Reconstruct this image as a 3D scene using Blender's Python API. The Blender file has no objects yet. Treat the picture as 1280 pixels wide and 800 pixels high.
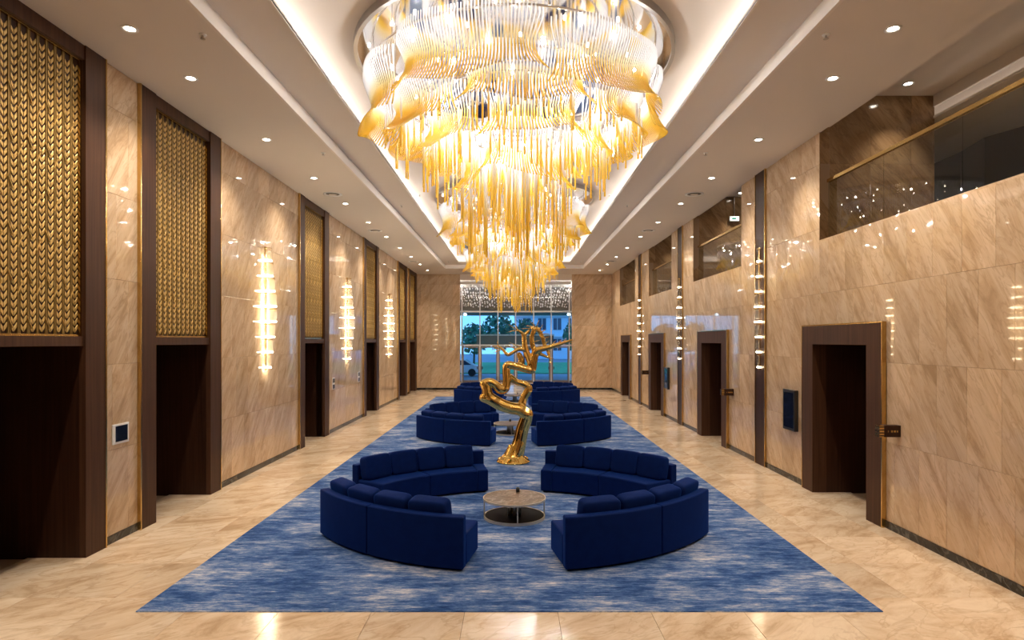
import bpy, math, random
import numpy as np
from mathutils import Vector, Matrix, Euler

random.seed(7)
R = math.radians
SC = bpy.context.scene
COL = SC.collection

# ------------------------------------------------------------------ camera
cam_d = bpy.data.cameras.new('camera')
cam = bpy.data.objects.new('camera', cam_d)
COL.objects.link(cam)
cam.location = (0, 0, 3.0)
cam.rotation_euler = (R(90), 0, 0)
cam_d.sensor_width = 36.0
cam_d.lens = 760 / 1280 * 36.0
cam_d.shift_x = -3 / 1280
cam_d.shift_y = 26 / 1280
cam_d.clip_end = 500
SC.camera = cam

# ------------------------------------------------------------------ sky, exposure
SC.view_settings.view_transform = 'Standard'
SC.view_settings.look = 'None'
SC.view_settings.gamma = 1
SC.view_settings.use_curve_mapping = False
SC.view_settings.exposure = 0.50
SC.cycles.use_denoising = True
SC.cycles.max_bounces = 10
SC.cycles.diffuse_bounces = 4
SC.cycles.glossy_bounces = 5
SC.cycles.transparent_max_bounces = 24
SC.cycles.sample_clamp_indirect = 6
SC.cycles.caustics_reflective = False
SC.cycles.caustics_refractive = False

world = bpy.data.worlds.new('dusk_sky')
SC.world = world
world.use_nodes = True
wn = world.node_tree
wn.nodes.clear()
w_out = wn.nodes.new('ShaderNodeOutputWorld')
w_bg = wn.nodes.new('ShaderNodeBackground')
w_tc = wn.nodes.new('ShaderNodeTexCoord')
w_sep = wn.nodes.new('ShaderNodeSeparateXYZ')
w_rmp = wn.nodes.new('ShaderNodeValToRGB')
w_rmp.color_ramp.elements[0].position = 0.0
w_rmp.color_ramp.elements[0].color = (0.25, 0.52, 0.84, 1)
w_rmp.color_ramp.elements[1].position = 0.6
w_rmp.color_ramp.elements[1].color = (0.16, 0.42, 0.86, 1)
wn.links.new(w_tc.outputs['Generated'], w_sep.inputs[0])
wn.links.new(w_sep.outputs['Z'], w_rmp.inputs[0])
wn.links.new(w_rmp.outputs[0], w_bg.inputs['Color'])
w_bg.inputs['Strength'].default_value = 1.6
wn.links.new(w_bg.outputs[0], w_out.inputs[0])

# light levels of the lamps (watts)
W_DOWN = 270.0        # each ceiling downlight
W_CHAND = 23.0        # each small lamp inside a chandelier
COVE_E = 7.0         # LED strip of the ceiling cove
SCONCE_E = 26.0
WARM = (1.0, 0.85, 0.66)
WARM2 = (1.0, 0.96, 0.91)

# ------------------------------------------------------------------ dimensions
XW = 5.97          # wall plane
ZC = 7.08          # outer ceiling
Y0, Y1 = -9.0, 37.3
LEFT_DOORS = [7.5, 10.95, 18.1, 25.25, 32.3, 35.5]
RIGHT_DOORS = [11.12, 18.27, 25.4, 32.35]
PIL = [14.7, 21.8, 28.8]
BALC = [(3.0, 11.9), (16.0, 20.3), (23.1, 27.0), (30.1, 34.4)]
ZB = 4.97
RINGS = [(0.0, 10.3), (-0.02, 19.6), (0.12, 29.75)]
CHY = [10.0, 19.6, 29.2]

# ------------------------------------------------------------------ mesh helpers
class MB:
    def __init__(s):
        s.v = []; s.f = []; s.t = None
    def add(s, v, f):
        n = len(s.v)
        s.v += [tuple(p) for p in v]
        s.f += [tuple(i + n for i in q) for q in f]
        return s
    def box(s, x0, x1, y0, y1, z0, z1, skip=()):
        v = [(x0, y0, z0), (x1, y0, z0), (x1, y1, z0), (x0, y1, z0), (x0, y0, z1), (x1, y0, z1), (x1, y1, z1), (x0, y1, z1)]
        f = {'-z': (3, 2, 1, 0), '+z': (4, 5, 6, 7), '-y': (0, 1, 5, 4), '+x': (1, 2, 6, 5), '+y': (2, 3, 7, 6), '-x': (3, 0, 4, 7)}
        return s.add(v, [q for k, q in f.items() if k not in skip])
    def lathe(s, prof, n=32, c=(0, 0, 0), a0=0.0, a1=2 * math.pi, caps=True):
        full = abs(a1 - a0) > 6.28
        m = n if full else n + 1
        v = []
        for r, z in prof:
            for i in range(m):
                a = a0 + (a1 - a0) * i / n
                v.append((c[0] + r * math.cos(a), c[1] + r * math.sin(a), c[2] + z))
        f = []
        for j in range(len(prof) - 1):
            for i in range(n):
                k = (i + 1) % m
                f.append((j * m + i, j * m + k, (j + 1) * m + k, (j + 1) * m + i))
        if caps and full:
            if prof[0][0] > 1e-6: f.append(tuple(range(m - 1, -1, -1)))
            if prof[-1][0] > 1e-6: f.append(tuple((len(prof) - 1) * m + i for i in range(m)))
        return s.add(v, f)
    def tube(s, pts, rads, n=8, caps=True):
        pts = [Vector(p) for p in pts]
        if not hasattr(rads, '__len__'): rads = [rads] * len(pts)
        v = []; up = Vector((0.31, 0.95, 0.12)).normalized()
        prev = None
        for i, p in enumerate(pts):
            d = (pts[min(i + 1, len(pts) - 1)] - pts[max(i - 1, 0)]).normalized()
            if prev is None:
                a = d.cross(up)
                if a.length < 0.1: a = d.cross(Vector((1, 0, 0)))
                a.normalize()
            else:
                a = (prev - d * prev.dot(d)).normalized()
            prev = a
            b = d.cross(a)
            for k in range(n):
                t = 2 * math.pi * k / n
                v.append(p + (a * math.cos(t) + b * math.sin(t)) * rads[i])
        f = []
        for i in range(len(pts) - 1):
            for k in range(n):
                f.append((i * n + k, i * n + (k + 1) % n, (i + 1) * n + (k + 1) % n, (i + 1) * n + k))
        if caps:
            f.append(tuple(range(n - 1, -1, -1)))
            f.append(tuple((len(pts) - 1) * n + k for k in range(n)))
        return s.add(v, f)
    def arc(s, cx, cy, r0, r1, a0, a1, z0, z1, n):
        """curved block; angle measured from -y towards -x (degrees)"""
        v = []
        for i in range(n + 1):
            a = R(a0 + (a1 - a0) * i / n)
            sx, cyy = -math.sin(a), -math.cos(a)
            for (r, z) in ((r0, z0), (r1, z0), (r1, z1), (r0, z1)):
                v.append((cx + r * sx, cy + r * cyy, z))
        f = []
        for i in range(n):
            for k in range(4):
                f.append((i * 4 + k, (i + 1) * 4 + k, (i + 1) * 4 + (k + 1) % 4, i * 4 + (k + 1) % 4))
        f.append((0, 1, 2, 3)); f.append((n * 4 + 3, n * 4 + 2, n * 4 + 1, n * 4))
        return s.add(v, f)
    def superbox(s, a, b, c, e=0.28, nu=24, nv=12, M=None):
        def sp(x, p): return math.copysign(abs(x) ** p, x)
        v = []
        for j in range(nv + 1):
            ph = -math.pi / 2 + math.pi * j / nv
            for i in range(nu):
                th = 2 * math.pi * i / nu
                p = Vector((a * sp(math.cos(ph), e) * sp(math.cos(th), e), b * sp(math.cos(ph), e) * sp(math.sin(th), e), c * sp(math.sin(ph), e)))
                v.append(M @ p if M else p)
        f = []
        for j in range(nv):
            for i in range(nu):
                f.append((j * nu + i, j * nu + (i + 1) % nu, (j + 1) * nu + (i + 1) % nu, (j + 1) * nu + i))
        return s.add(v, f)
    def mesh(s, name, mat, smooth=False, fix=True):
        me = bpy.data.meshes.new(name)
        me.from_pydata(s.v, [], s.f)
        if fix:
            import bmesh
            bm = bmesh.new(); bm.from_mesh(me)
            bmesh.ops.remove_doubles(bm, verts=bm.verts, dist=1e-6)
            bmesh.ops.recalc_face_normals(bm, faces=bm.faces)
            bm.to_mesh(me); bm.free()
        if mat: me.materials.append(mat)
        if smooth: me.polygons.foreach_set('use_smooth', [True] * len(me.polygons))
        me.update()
        return me
    def build(s, name, mat, parent=None, loc=(0, 0, 0), smooth=False, bevel=0, seg=2, fix=True, **props):
        o = link(name, s.mesh(name, mat, smooth, fix), parent, loc)
        if bevel:
            b = o.modifiers.new('bevel', 'BEVEL'); b.width = bevel; b.segments = seg; b.limit_method = 'ANGLE'; b.angle_limit = R(40)
        for k, val in props.items(): o[k] = val
        return o

def link(name, data, parent=None, loc=(0, 0, 0), rot=None):
    o = bpy.data.objects.new(name, data)
    COL.objects.link(o)
    o.location = loc
    if rot: o.rotation_euler = rot
    if parent: o.parent = parent
    return o

def tag(o, label, cat, group=None):
    o['label'] = label; o['category'] = cat
    if group: o['group'] = group
    return o

def thing(name, label, cat, loc=(0, 0, 0), rz=0, group=None):
    o = link(name, None, None, loc, (0, 0, rz))
    o.empty_display_size = 0.2
    return tag(o, label, cat, group)

def struct(o):
    o['kind'] = 'structure'; return o

def dup(root, loc, rz, label=None, group=None):
    r = root.copy(); COL.objects.link(r); r.location = loc; r.rotation_euler = (0, 0, rz)
    if label: r['label'] = label
    if group: r['group'] = group
    for ch in list(root.children):
        c = ch.copy(); COL.objects.link(c); c.parent = r
        for g in list(ch.children):
            d = g.copy(); COL.objects.link(d); d.parent = c
    return r

# ------------------------------------------------------------------ materials
def mat(name):
    m = bpy.data.materials.new(name); m.use_nodes = True
    nt = m.node_tree
    return m, nt, nt.nodes['Principled BSDF']

def simple(name, col, rough=0.5, metal=0.0, **kw):
    m, nt, p = mat(name)
    p.inputs['Base Color'].default_value = (*col, 1)
    p.inputs['Roughness'].default_value = rough
    p.inputs['Metallic'].default_value = metal
    for k, v in kw.items():
        p.inputs[k.replace('_', ' ')].default_value = v
    return m

def emit(name, col, strength):
    m, nt, p = mat(name)
    p.inputs['Base Color'].default_value = (0.8, 0.8, 0.8, 1)
    p.inputs['Emission Color'].default_value = (*col, 1)
    p.inputs['Emission Strength'].default_value = strength
    return m

def N(nt, t, **kw):
    n = nt.nodes.new(t)
    for k, v in kw.items(): setattr(n, k, v)
    return n

def ramp(nt, stops):
    r = N(nt, 'ShaderNodeValToRGB')
    el = r.color_ramp.elements
    while len(el) < len(stops): el.new(0.5)
    for e, (p, c) in zip(el, stops):
        e.position = p; e.color = (*c, 1)
    return r

def math_node(nt, op, a, b=None):
    n = N(nt, 'ShaderNodeMath', operation=op)
    for i, x in enumerate((a, b)):
        if x is None: continue
        if isinstance(x, (int, float)): n.inputs[i].default_value = x
        else: nt.links.new(x, n.inputs[i])
    return n.outputs[0]

def mix_rgb(nt, fac, a, b, mode='MIX'):
    n = N(nt, 'ShaderNodeMix', data_type='RGBA', blend_type=mode)
    for sock, x in ((n.inputs[0], fac), (n.inputs[6], a), (n.inputs[7], b)):
        if isinstance(x, (int, float)): sock.default_value = x
        elif isinstance(x, tuple): sock.default_value = (*x, 1)
        else: nt.links.new(x, sock)
    return n.outputs[2]

def stone(name, c_dark, c_mid, c_light, vein, angle, rough, wall=True, stretch=5.0, scale=1.0, spec=0.5):
    """streaky beige marble; every slab gets its own offset"""
    m, nt, p = mat(name)
    g = N(nt, 'ShaderNodeNewGeometry'); oi = N(nt, 'ShaderNodeObjectInfo')
    rnd = math_node(nt, 'ADD', oi.outputs['Random'], g.outputs['Random Per Island'])
    sep = N(nt, 'ShaderNodeSeparateXYZ'); nt.links.new(g.outputs['Position'], sep.inputs[0])
    if wall:
        u = math_node(nt, 'ADD', sep.outputs[0], sep.outputs[1]); v = sep.outputs[2]
    else:
        u = sep.outputs[0]; v = sep.outputs[1]
    ca, sa = math.cos(R(angle)), math.sin(R(angle))
    along = math_node(nt, 'ADD', math_node(nt, 'MULTIPLY', u, ca), math_node(nt, 'MULTIPLY', v, sa))
    across = math_node(nt, 'SUBTRACT', math_node(nt, 'MULTIPLY', v, ca), math_node(nt, 'MULTIPLY', u, sa))
    cmb = N(nt, 'ShaderNodeCombineXYZ')
    nt.links.new(math_node(nt, 'MULTIPLY', along, scale / stretch), cmb.inputs[0])
    nt.links.new(math_node(nt, 'MULTIPLY', across, scale), cmb.inputs[1])
    nt.links.new(math_node(nt, 'MULTIPLY', rnd, 23.7), cmb.inputs[2])
    n1 = N(nt, 'ShaderNodeTexNoise'); n1.inputs['Scale'].default_value = 3.0; n1.inputs['Detail'].default_value = 9; n1.inputs['Roughness'].default_value = 0.70; n1.inputs['Distortion'].default_value = 0.9
    nt.links.new(cmb.outputs[0], n1.inputs['Vector'])
    r1 = ramp(nt, [(0.33, c_dark), (0.45, c_mid), (0.60, c_light), (0.74, c_mid)])
    nt.links.new(n1.outputs['Fac'], r1.inputs[0])
    n2 = N(nt, 'ShaderNodeTexNoise'); n2.inputs['Scale'].default_value = 7.0; n2.inputs['Detail'].default_value = 8; n2.inputs['Distortion'].default_value = 0.9
    nt.links.new(cmb.outputs[0], n2.inputs['Vector'])
    d = math_node(nt, 'ABSOLUTE', math_node(nt, 'SUBTRACT', n2.outputs['Fac'], 0.5))
    r2 = ramp(nt, [(0.0, (1, 1, 1)), (0.035, (0, 0, 0))])
    nt.links.new(d, r2.inputs[0])
    n3 = N(nt, 'ShaderNodeTexNoise'); n3.inputs['Scale'].default_value = 1.3; nt.links.new(cmb.outputs[0], n3.inputs['Vector'])
    fac = math_node(nt, 'MULTIPLY', math_node(nt, 'MULTIPLY', r2.outputs[0], n3.outputs['Fac']), 0.75)
    col = mix_rgb(nt, fac, r1.outputs[0], vein)
    tone = math_node(nt, 'ADD', math_node(nt, 'MULTIPLY', math_node(nt, 'FRACT', math_node(nt, 'MULTIPLY', rnd, 7.31)), 0.2), 0.88)
    hsv = N(nt, 'ShaderNodeHueSaturation'); nt.links.new(col, hsv.inputs['Color']); nt.links.new(tone, hsv.inputs['Value'])
    nt.links.new(hsv.outputs[0], p.inputs['Base Color'])
    p.inputs['Roughness'].default_value = rough
    p.inputs['Specular IOR Level'].default_value = spec
    return m

M_WALL = stone('beige_marble', (0.44, 0.295, 0.175), (0.57, 0.41, 0.268), (0.67, 0.51, 0.36), (0.33, 0.21, 0.115), 55, 0.03, stretch=5.0, scale=1.15)
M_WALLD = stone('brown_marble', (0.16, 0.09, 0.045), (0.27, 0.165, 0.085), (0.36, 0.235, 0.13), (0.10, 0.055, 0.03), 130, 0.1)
M_FLOOR = stone('floor_marble', (0.48, 0.33, 0.205), (0.66, 0.50, 0.35), (0.78, 0.64, 0.49), (0.42, 0.27, 0.15), 35, 0.12, wall=False, stretch=2.2, scale=0.55, spec=0.38)
M_JOINT = simple('joint_grout', (0.30, 0.2, 0.12), 0.7)

def wood(name, c0, c1, rough):
    m, nt, p = mat(name)
    g = N(nt, 'ShaderNodeNewGeometry')
    mp = N(nt, 'ShaderNodeMapping'); mp.inputs['Scale'].default_value = (26, 26, 0.7)
    nt.links.new(g.outputs['Position'], mp.inputs[0])
    n = N(nt, 'ShaderNodeTexNoise'); n.inputs['Scale'].default_value = 1.0; n.inputs['Detail'].default_value = 5
    nt.links.new(mp.outputs[0], n.inputs['Vector'])
    r = ramp(nt, [(0.3, c0), (0.7, c1)])
    nt.links.new(n.outputs['Fac'], r.inputs[0])
    nt.links.new(r.outputs[0], p.inputs['Base Color'])
    p.inputs['Roughness'].default_value = rough
    p.inputs['Specular IOR Level'].default_value = 0.22
    return m
M_WOOD = wood('walnut_frame', (0.044, 0.018, 0.009), (0.080, 0.035, 0.018), 0.5)
M_WOODD = wood('dark_walnut', (0.024, 0.009, 0.005), (0.045, 0.018, 0.010), 0.4)
M_GOLD = simple('polished_gold', (0.84, 0.59, 0.19), 0.07, 1.0)
M_BRASS = simple('brass_trim', (0.62, 0.42, 0.16), 0.22, 1.0)
M_LATT = simple('lattice_gold', (0.66, 0.45, 0.16), 0.45, 0.5)
M_LATT2 = simple('lattice_gold_bar', (0.27, 0.17, 0.05), 0.45, 0.5)
M_CHROME = simple('chrome', (0.80, 0.80, 0.82), 0.07, 1.0)
M_STEEL = simple('steel', (0.45, 0.43, 0.42), 0.3, 1.0)
M_BLACKST = stone('black_marble', (0.012, 0.012, 0.013), (0.02, 0.02, 0.02), (0.03, 0.03, 0.03), (0.22, 0.21, 0.19), 50, 0.15, stretch=2, scale=0.5)
M_PAINT = simple('ceiling_paint', (0.66, 0.60, 0.55), 0.75)
M_PAINT2 = simple('ceiling_edge_paint', (0.72, 0.66, 0.61), 0.7)
M_BLACK = simple('black_plastic', (0.015, 0.015, 0.017), 0.3)
M_WHITE = simple('white_plastic', (0.75, 0.76, 0.78), 0.35)
M_SCREEN = simple('dark_screen', (0.008, 0.012, 0.025), 0.06)
M_LAMP = emit('lamp_glow', (1.0, 0.90, 0.74), 30)
M_COVE = emit('cove_led', (1.0, 0.93, 0.84), COVE_E)
M_SCON = emit('sconce_led', (1.0, 0.86, 0.62), SCONCE_E)
M_BULB = emit('bulb_glow', (1.0, 0.88, 0.68), 40)

def velvet():
    m, nt, p = mat('navy_velvet')
    g = N(nt, 'ShaderNodeNewGeometry')
    n = N(nt, 'ShaderNodeTexNoise'); n.inputs['Scale'].default_value = 9; n.inputs['Detail'].default_value = 3
    nt.links.new(g.outputs['Position'], n.inputs['Vector'])
    r = ramp(nt, [(0.35, (0.0021, 0.0130, 0.092)), (0.7, (0.0025, 0.0155, 0.105))])
    nt.links.new(n.outputs['Fac'], r.inputs[0])
    nt.links.new(r.outputs[0], p.inputs['Base Color'])
    p.inputs['Roughness'].default_value = 0.75
    p.inputs['Specular IOR Level'].default_value = 0.06
    p.inputs['Sheen Weight'].default_value = 0.75
    p.inputs['Sheen Roughness'].default_value = 0.3
    p.inputs['Sheen Tint'].default_value = (0.012, 0.11, 0.62, 1)
    return m
M_VELVET = velvet()

def carpet_mat():
    m, nt, p = mat('abrash_carpet')
    g = N(nt, 'ShaderNodeNewGeometry')
    def nz(sc, detail, rough, scale=1.0):
        mp = N(nt, 'ShaderNodeMapping'); mp.inputs['Scale'].default_value = sc
        nt.links.new(g.outputs['Position'], mp.inputs[0])
        n = N(nt, 'ShaderNodeTexNoise'); n.inputs['Scale'].default_value = scale; n.inputs['Detail'].default_value = detail; n.inputs['Roughness'].default_value = rough
        nt.links.new(mp.outputs[0], n.inputs['Vector'])
        return n.outputs['Fac']
    a = nz((0.9, 1.7, 1), 7, 0.72)
    b = nz((1.7, 9, 1), 6, 0.8)
    c = nz((4.5, 30, 1), 5, 0.85)
    s = math_node(nt, 'ADD', math_node(nt, 'MULTIPLY', a, 0.40), math_node(nt, 'ADD', math_node(nt, 'MULTIPLY', b, 0.30), math_node(nt, 'MULTIPLY', c, 0.32)))
    r = ramp(nt, [(0.40, (0.008, 0.026, 0.11)), (0.465, (0.026, 0.074, 0.23)), (0.515, (0.085, 0.16, 0.36)), (0.56, (0.26, 0.32, 0.48)), (0.615, (0.62, 0.60, 0.63))])
    nt.links.new(s, r.inputs[0])
    nt.links.new(r.outputs[0], p.inputs['Base Color'])
    p.inputs['Roughness'].default_value = 0.95
    p.inputs['Specular IOR Level'].default_value = 0.1
    bp = N(nt, 'ShaderNodeBump'); bp.inputs['Strength'].default_value = 0.25; bp.inputs['Distance'].default_value = 0.01
    nt.links.new(c, bp.inputs['Height']); nt.links.new(bp.outputs[0], p.inputs['Normal'])
    return m
M_CARPET = carpet_mat()

def front_fresnel(nt, fr):
    g = N(nt, 'ShaderNodeNewGeometry')
    return math_node(nt, 'MULTIPLY', fr.outputs[0], math_node(nt, 'SUBTRACT', 1.0, g.outputs['Backfacing']))

def tube_glass():
    """hand-blown tube glass, clear at the top and amber at the tip (vertex attribute along the tube)"""
    m, nt, p = mat('amber_tube_glass')
    nt.nodes.remove(p)
    out = nt.nodes['Material Output']
    at = N(nt, 'ShaderNodeAttribute', attribute_name='along')
    r = ramp(nt, [(0.34, (0.95, 0.96, 0.99)), (0.48, (1.0, 0.91, 0.62)), (0.62, (1.0, 0.77, 0.16)), (1.0, (1.0, 0.69, 0.05))])
    nt.links.new(at.outputs['Fac'], r.inputs[0])
    tl = N(nt, 'ShaderNodeBsdfTranslucent'); df = N(nt, 'ShaderNodeBsdfDiffuse'); gl = N(nt, 'ShaderNodeBsdfGlossy'); tr = N(nt, 'ShaderNodeBsdfTransparent')
    gl.inputs['Roughness'].default_value = 0.12
    for s in (tl, df): nt.links.new(r.outputs[0], s.inputs['Color'])
    nt.links.new(mix_rgb(nt, 0.62, r.outputs[0], (1.0, 1.0, 1.0)), tr.inputs['Color'])
    m1 = N(nt, 'ShaderNodeMixShader'); m1.inputs[0].default_value = 0.5
    nt.links.new(tl.outputs[0], m1.inputs[1]); nt.links.new(df.outputs[0], m1.inputs[2])
    m2 = N(nt, 'ShaderNodeMixShader')
    rr = ramp(nt, [(0.0, (0.26, 0.26, 0.26)), (0.6, (0.15, 0.15, 0.15))]); nt.links.new(at.outputs['Fac'], rr.inputs[0])
    nt.links.new(rr.outputs[0], m2.inputs[0])
    nt.links.new(m1.outputs[0], m2.inputs[1]); nt.links.new(tr.outputs[0], m2.inputs[2])
    m3 = N(nt, 'ShaderNodeMixShader')
    fr = N(nt, 'ShaderNodeFresnel'); fr.inputs[0].default_value = 1.5
    nt.links.new(front_fresnel(nt, fr), m3.inputs[0])
    nt.links.new(m2.outputs[0], m3.inputs[1]); nt.links.new(gl.outputs[0], m3.inputs[2])
    nt.links.new(m3.outputs[0], out.inputs[0])
    return m
M_TUBE = tube_glass()

def pane_glass(name, tint, ior=1.5):
    m, nt, p = mat(name)
    nt.nodes.remove(p)
    out = nt.nodes['Material Output']
    tr = N(nt, 'ShaderNodeBsdfTransparent'); tr.inputs[0].default_value = (*tint, 1)
    gl = N(nt, 'ShaderNodeBsdfGlossy'); gl.inputs['Roughness'].default_value = 0.0
    fr = N(nt, 'ShaderNodeFresnel'); fr.inputs[0].default_value = ior
    mx = N(nt, 'ShaderNodeMixShader')
    nt.links.new(front_fresnel(nt, fr), mx.inputs[0]); nt.links.new(tr.outputs[0], mx.inputs[1]); nt.links.new(gl.outputs[0], mx.inputs[2])
    nt.links.new(mx.outputs[0], out.inputs[0])
    return m
M_PANE = pane_glass('clear_pane', (0.93, 0.96, 0.96))
M_PANED = pane_glass('smoked_pane', (0.84, 0.86, 0.85))
M_FRONT = pane_glass('blue_tinted_pane', (0.74, 0.90, 1.0))
M_CRYS = simple('crystal', (0.92, 0.94, 0.97), 0.12, 0.35)

# ================================================================== FLOOR
sub = MB().box(-7.5, 7.5, Y0 - 0.2, 46.0, -0.25, -0.02).build('floor', M_JOINT); struct(sub)
CX0, CX1, CY0, CY1 = -4.19, 4.08, 6.72, 32.6
TW, TD = 1.03, 1.10
cells = []
ix = [round(-0.55 + TW * k, 4) for k in range(-6, 8)]
iy = [round(7.1 + TD * k, 4) for k in range(-15, 32)]
for a, b in zip(ix[:-1], ix[1:]):
    for c, d in zip(iy[:-1], iy[1:]):
        a2, b2 = max(a, -7.3), min(b, 7.3)
        if b2 - a2 < 0.05: continue
        if a2 > CX0 + 0.1 and b2 < CX1 - 0.1 and c > CY0 + 0.1 and d < CY1 - 0.1: continue
        if c < 3.0: dist = 99 - c      # behind the frame
        else: dist = c
        cells.append((dist, a2, b2, c, d))
cells.sort()
tile_mesh = {}
def slab_mesh(kind, w, h, th, m, ins=0.004):
    """slab with chamfered front; kind gives the axis it faces"""
    key = (kind, round(w, 3), round(h, 3), m.name)
    if key in tile_mesh: return tile_mesh[key]
    w2, h2 = w / 2 - 0.0015, h / 2 - 0.0015
    i = ins
    if kind == 'z':
        v = [(-w2, -h2, -th), (w2, -h2, -th), (w2, h2, -th), (-w2, h2, -th), (-w2, -h2, -i), (w2, -h2, -i), (w2, h2, -i), (-w2, h2, -i),
             (-w2 + i, -h2 + i, 0), (w2 - i, -h2 + i, 0), (w2 - i, h2 - i, 0), (-w2 + i, h2 - i, 0)]
    elif kind == '+x':
        v = [(-th, -w2, -h2), (-th, w2, -h2), (-th, w2, h2), (-th, -w2, h2), (-i, -w2, -h2), (-i, w2, -h2), (-i, w2, h2), (-i, -w2, h2),
             (0, -w2 + i, -h2 + i), (0, w2 - i, -h2 + i), (0, w2 - i, h2 - i), (0, -w2 + i, h2 - i)]
    elif kind == '-x':
        v = [(th, w2, -h2), (th, -w2, -h2), (th, -w2, h2), (th, w2, h2), (i, w2, -h2), (i, -w2, -h2), (i, -w2, h2), (i, w2, h2),
             (0, w2 - i, -h2 + i), (0, -w2 + i, -h2 + i), (0, -w2 + i, h2 - i), (0, w2 - i, h2 - i)]
    elif kind == '-y':
        v = [(-w2, th, -h2), (w2, th, -h2), (w2, th, h2), (-w2, th, h2), (-w2, i, -h2), (w2, i, -h2), (w2, i, h2), (-w2, i, h2),
             (-w2 + i, 0, -h2 + i), (w2 - i, 0, -h2 + i), (w2 - i, 0, h2 - i), (-w2 + i, 0, h2 - i)]
    f = []
    for r0 in (0, 4):
        for k in range(4):
            f.append((r0 + k, r0 + (k + 1) % 4, r0 + 4 + (k + 1) % 4, r0 + 4 + k))
    f.append((8, 9, 10, 11))
    me = MB().add(v, f).mesh('slab', m, fix=False)
    tile_mesh[key] = (me, v, f)
    return tile_mesh[key]

rest = MB()
for n, (dist, a, b, c, d) in enumerate(cells):
    me, v, f = slab_mesh('z', b - a, d - c, 0.02, M_FLOOR, 0.002)
    ctr = ((a + b) / 2, (c + d) / 2, 0)
    if n < 290:
        link('floor_tile', me, sub, ctr)
    else:
        rest.add([(p[0] + ctr[0], p[1] + ctr[1], p[2]) for p in v], f)
rest.build('far_floor_tiles', M_FLOOR, sub, fix=False, kind='stuff')

carp = MB().box(CX0, CX1, CY0, CY1, -0.018, 0.012).build('carpet', M_CARPET, bevel=0.006, seg=1)
tag(carp, 'long blue abrash carpet under the three sofa rings', 'carpet')

# ================================================================== WALLS
def subtract(rects, holes):
    for (h0, h1, k0, k1) in holes:
        out = []
        for (a, b, c, d) in rects:
            if h1 <= a or h0 >= b or k1 <= c or k0 >= d:
                out.append((a, b, c, d)); continue
            if h0 > a: out.append((a, h0, c, d))
            if h1 < b: out.append((h1, b, c, d))
            x0, x1 = max(a, h0), min(b, h1)
            if k0 > c: out.append((x0, x1, c, k0))
            if k1 < d: out.append((x0, x1, k1, d))
        rects = out
    return rects

ROWS = [0.12, 1.38, 2.65, 3.92, 5.19, 6.46, ZC]
def panel_wall(parent, kind, plane, s0, s1, rows, holes, m, limit=290, order=None, off=0.0, w=0.575):
    """marble panels as parts of a wall; s runs along the wall"""
    rng = random.Random(int(abs(plane) * 100) + len(kind))
    cells = []
    for j, (z0, z1) in enumerate(zip(rows[:-1], rows[1:])):
        o = off + rng.choice((0, 0.09, 0.2, 0.29))
        s = s0 - w + o
        while s < s1:
            a, b = max(s, s0), min(s + w, s1)
            if b - a > 0.02:
                cells += [q for q in subtract([(a, b, z0, z1)], holes) if q[1] - q[0] > 0.03 and q[3] - q[2] > 0.03]
            s += w
    cells.sort(key=order or (lambda q: q[0] if q[0] > 3.5 else 99 - q[0]))
    rest = MB()
    for n, (a, b, c, d) in enumerate(cells):
        me, v, f = slab_mesh(kind, b - a, d - c, 0.02, m, 0.0025)
        s, z = (a + b) / 2, (c + d) / 2
        ctr = (plane, s, z) if kind in ('+x', '-x') else (s, plane, z)
        if n < limit:
            o = link('marble_panel', me, parent, ctr)
            o.rotation_euler = (rng.uniform(-1, 1) * 0.0006, rng.uniform(-1, 1) * 0.0006, rng.uniform(-1, 1) * 0.0006)
        else:
            rest.add([(p[0] + ctr[0], p[1] + ctr[1], p[2] + ctr[2]) for p in v], f)
    if rest.f: rest.build('far_marble_panels', m, parent, fix=False, kind='stuff')

HP = 1.30     # half width of a left portal
HD = 1.34     # half width of a right portal
holesL = [(c - HP, c + HP, -1, ZC + 1) for c in LEFT_DOORS]
holesR = [(c - HD, c + HD, -1, 3.29) for c in RIGHT_DOORS] + [(c - 0.3, c + 0.3, -1, ZC + 1) for c in PIL] + [(a, b, ZB, ZC + 1) for a, b in BALC]

def back_wall(name, x0, x1, holes, ztop=ZC):
    mb = MB()
    for (a, b, c, d) in subtract([(Y0, Y1, 0, ztop)], holes): mb.box(x0, x1, a, b, c, d)
    return struct(mb.build(name, M_JOINT))
wl = back_wall('wall_left', -XW - 0.22, -XW - 0.02, [(c - 0.95, c + 0.95, -1, 6.9) for c in LEFT_DOORS])
panel_wall(wl, '+x', -XW, Y0, Y1, ROWS, holesL, M_WALL)
wr = back_wall('wall_right', XW + 0.02, XW + 0.20, [(c - 0.94, c + 0.94, -1, 2.95) for c in RIGHT_DOORS] + [(a, b, ZB, ZC + 1) for a, b in BALC])
panel_wall(wr, '-x', XW, Y0, Y1, ROWS, holesR, M_WALL, off=0.15)

# end wall: two marble piers and a white header over the vestibule
XE0, XE1, ZE = -3.34, 3.52, 6.73
mb = MB().box(-XW - 0.2, XE0, Y1 + 0.02, Y1 + 0.25, 0, ZC).box(XE1, XW + 0.2, Y1 + 0.02, Y1 + 0.25, 0, ZC)
we = struct(mb.build('wall_back', M_WALLD))
panel_wall(we, '-y', Y1, -XW, XE0, ROWS, [], M_WALL, order=lambda q: q[0], w=0.66)
panel_wall(we, '-y', Y1, XE1, XW, ROWS, [], M_WALL, order=lambda q: q[0], w=0.66)
MB().box(XE0, XE1, Y1, Y1 + 0.25, ZE, ZC).build('header', M_PAINT2, we)
wf = struct(MB().box(-XW - 0.2, XW + 0.2, Y0 - 0.2, Y0, 0, 7.9).build('wall_front', M_WALL))

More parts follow.
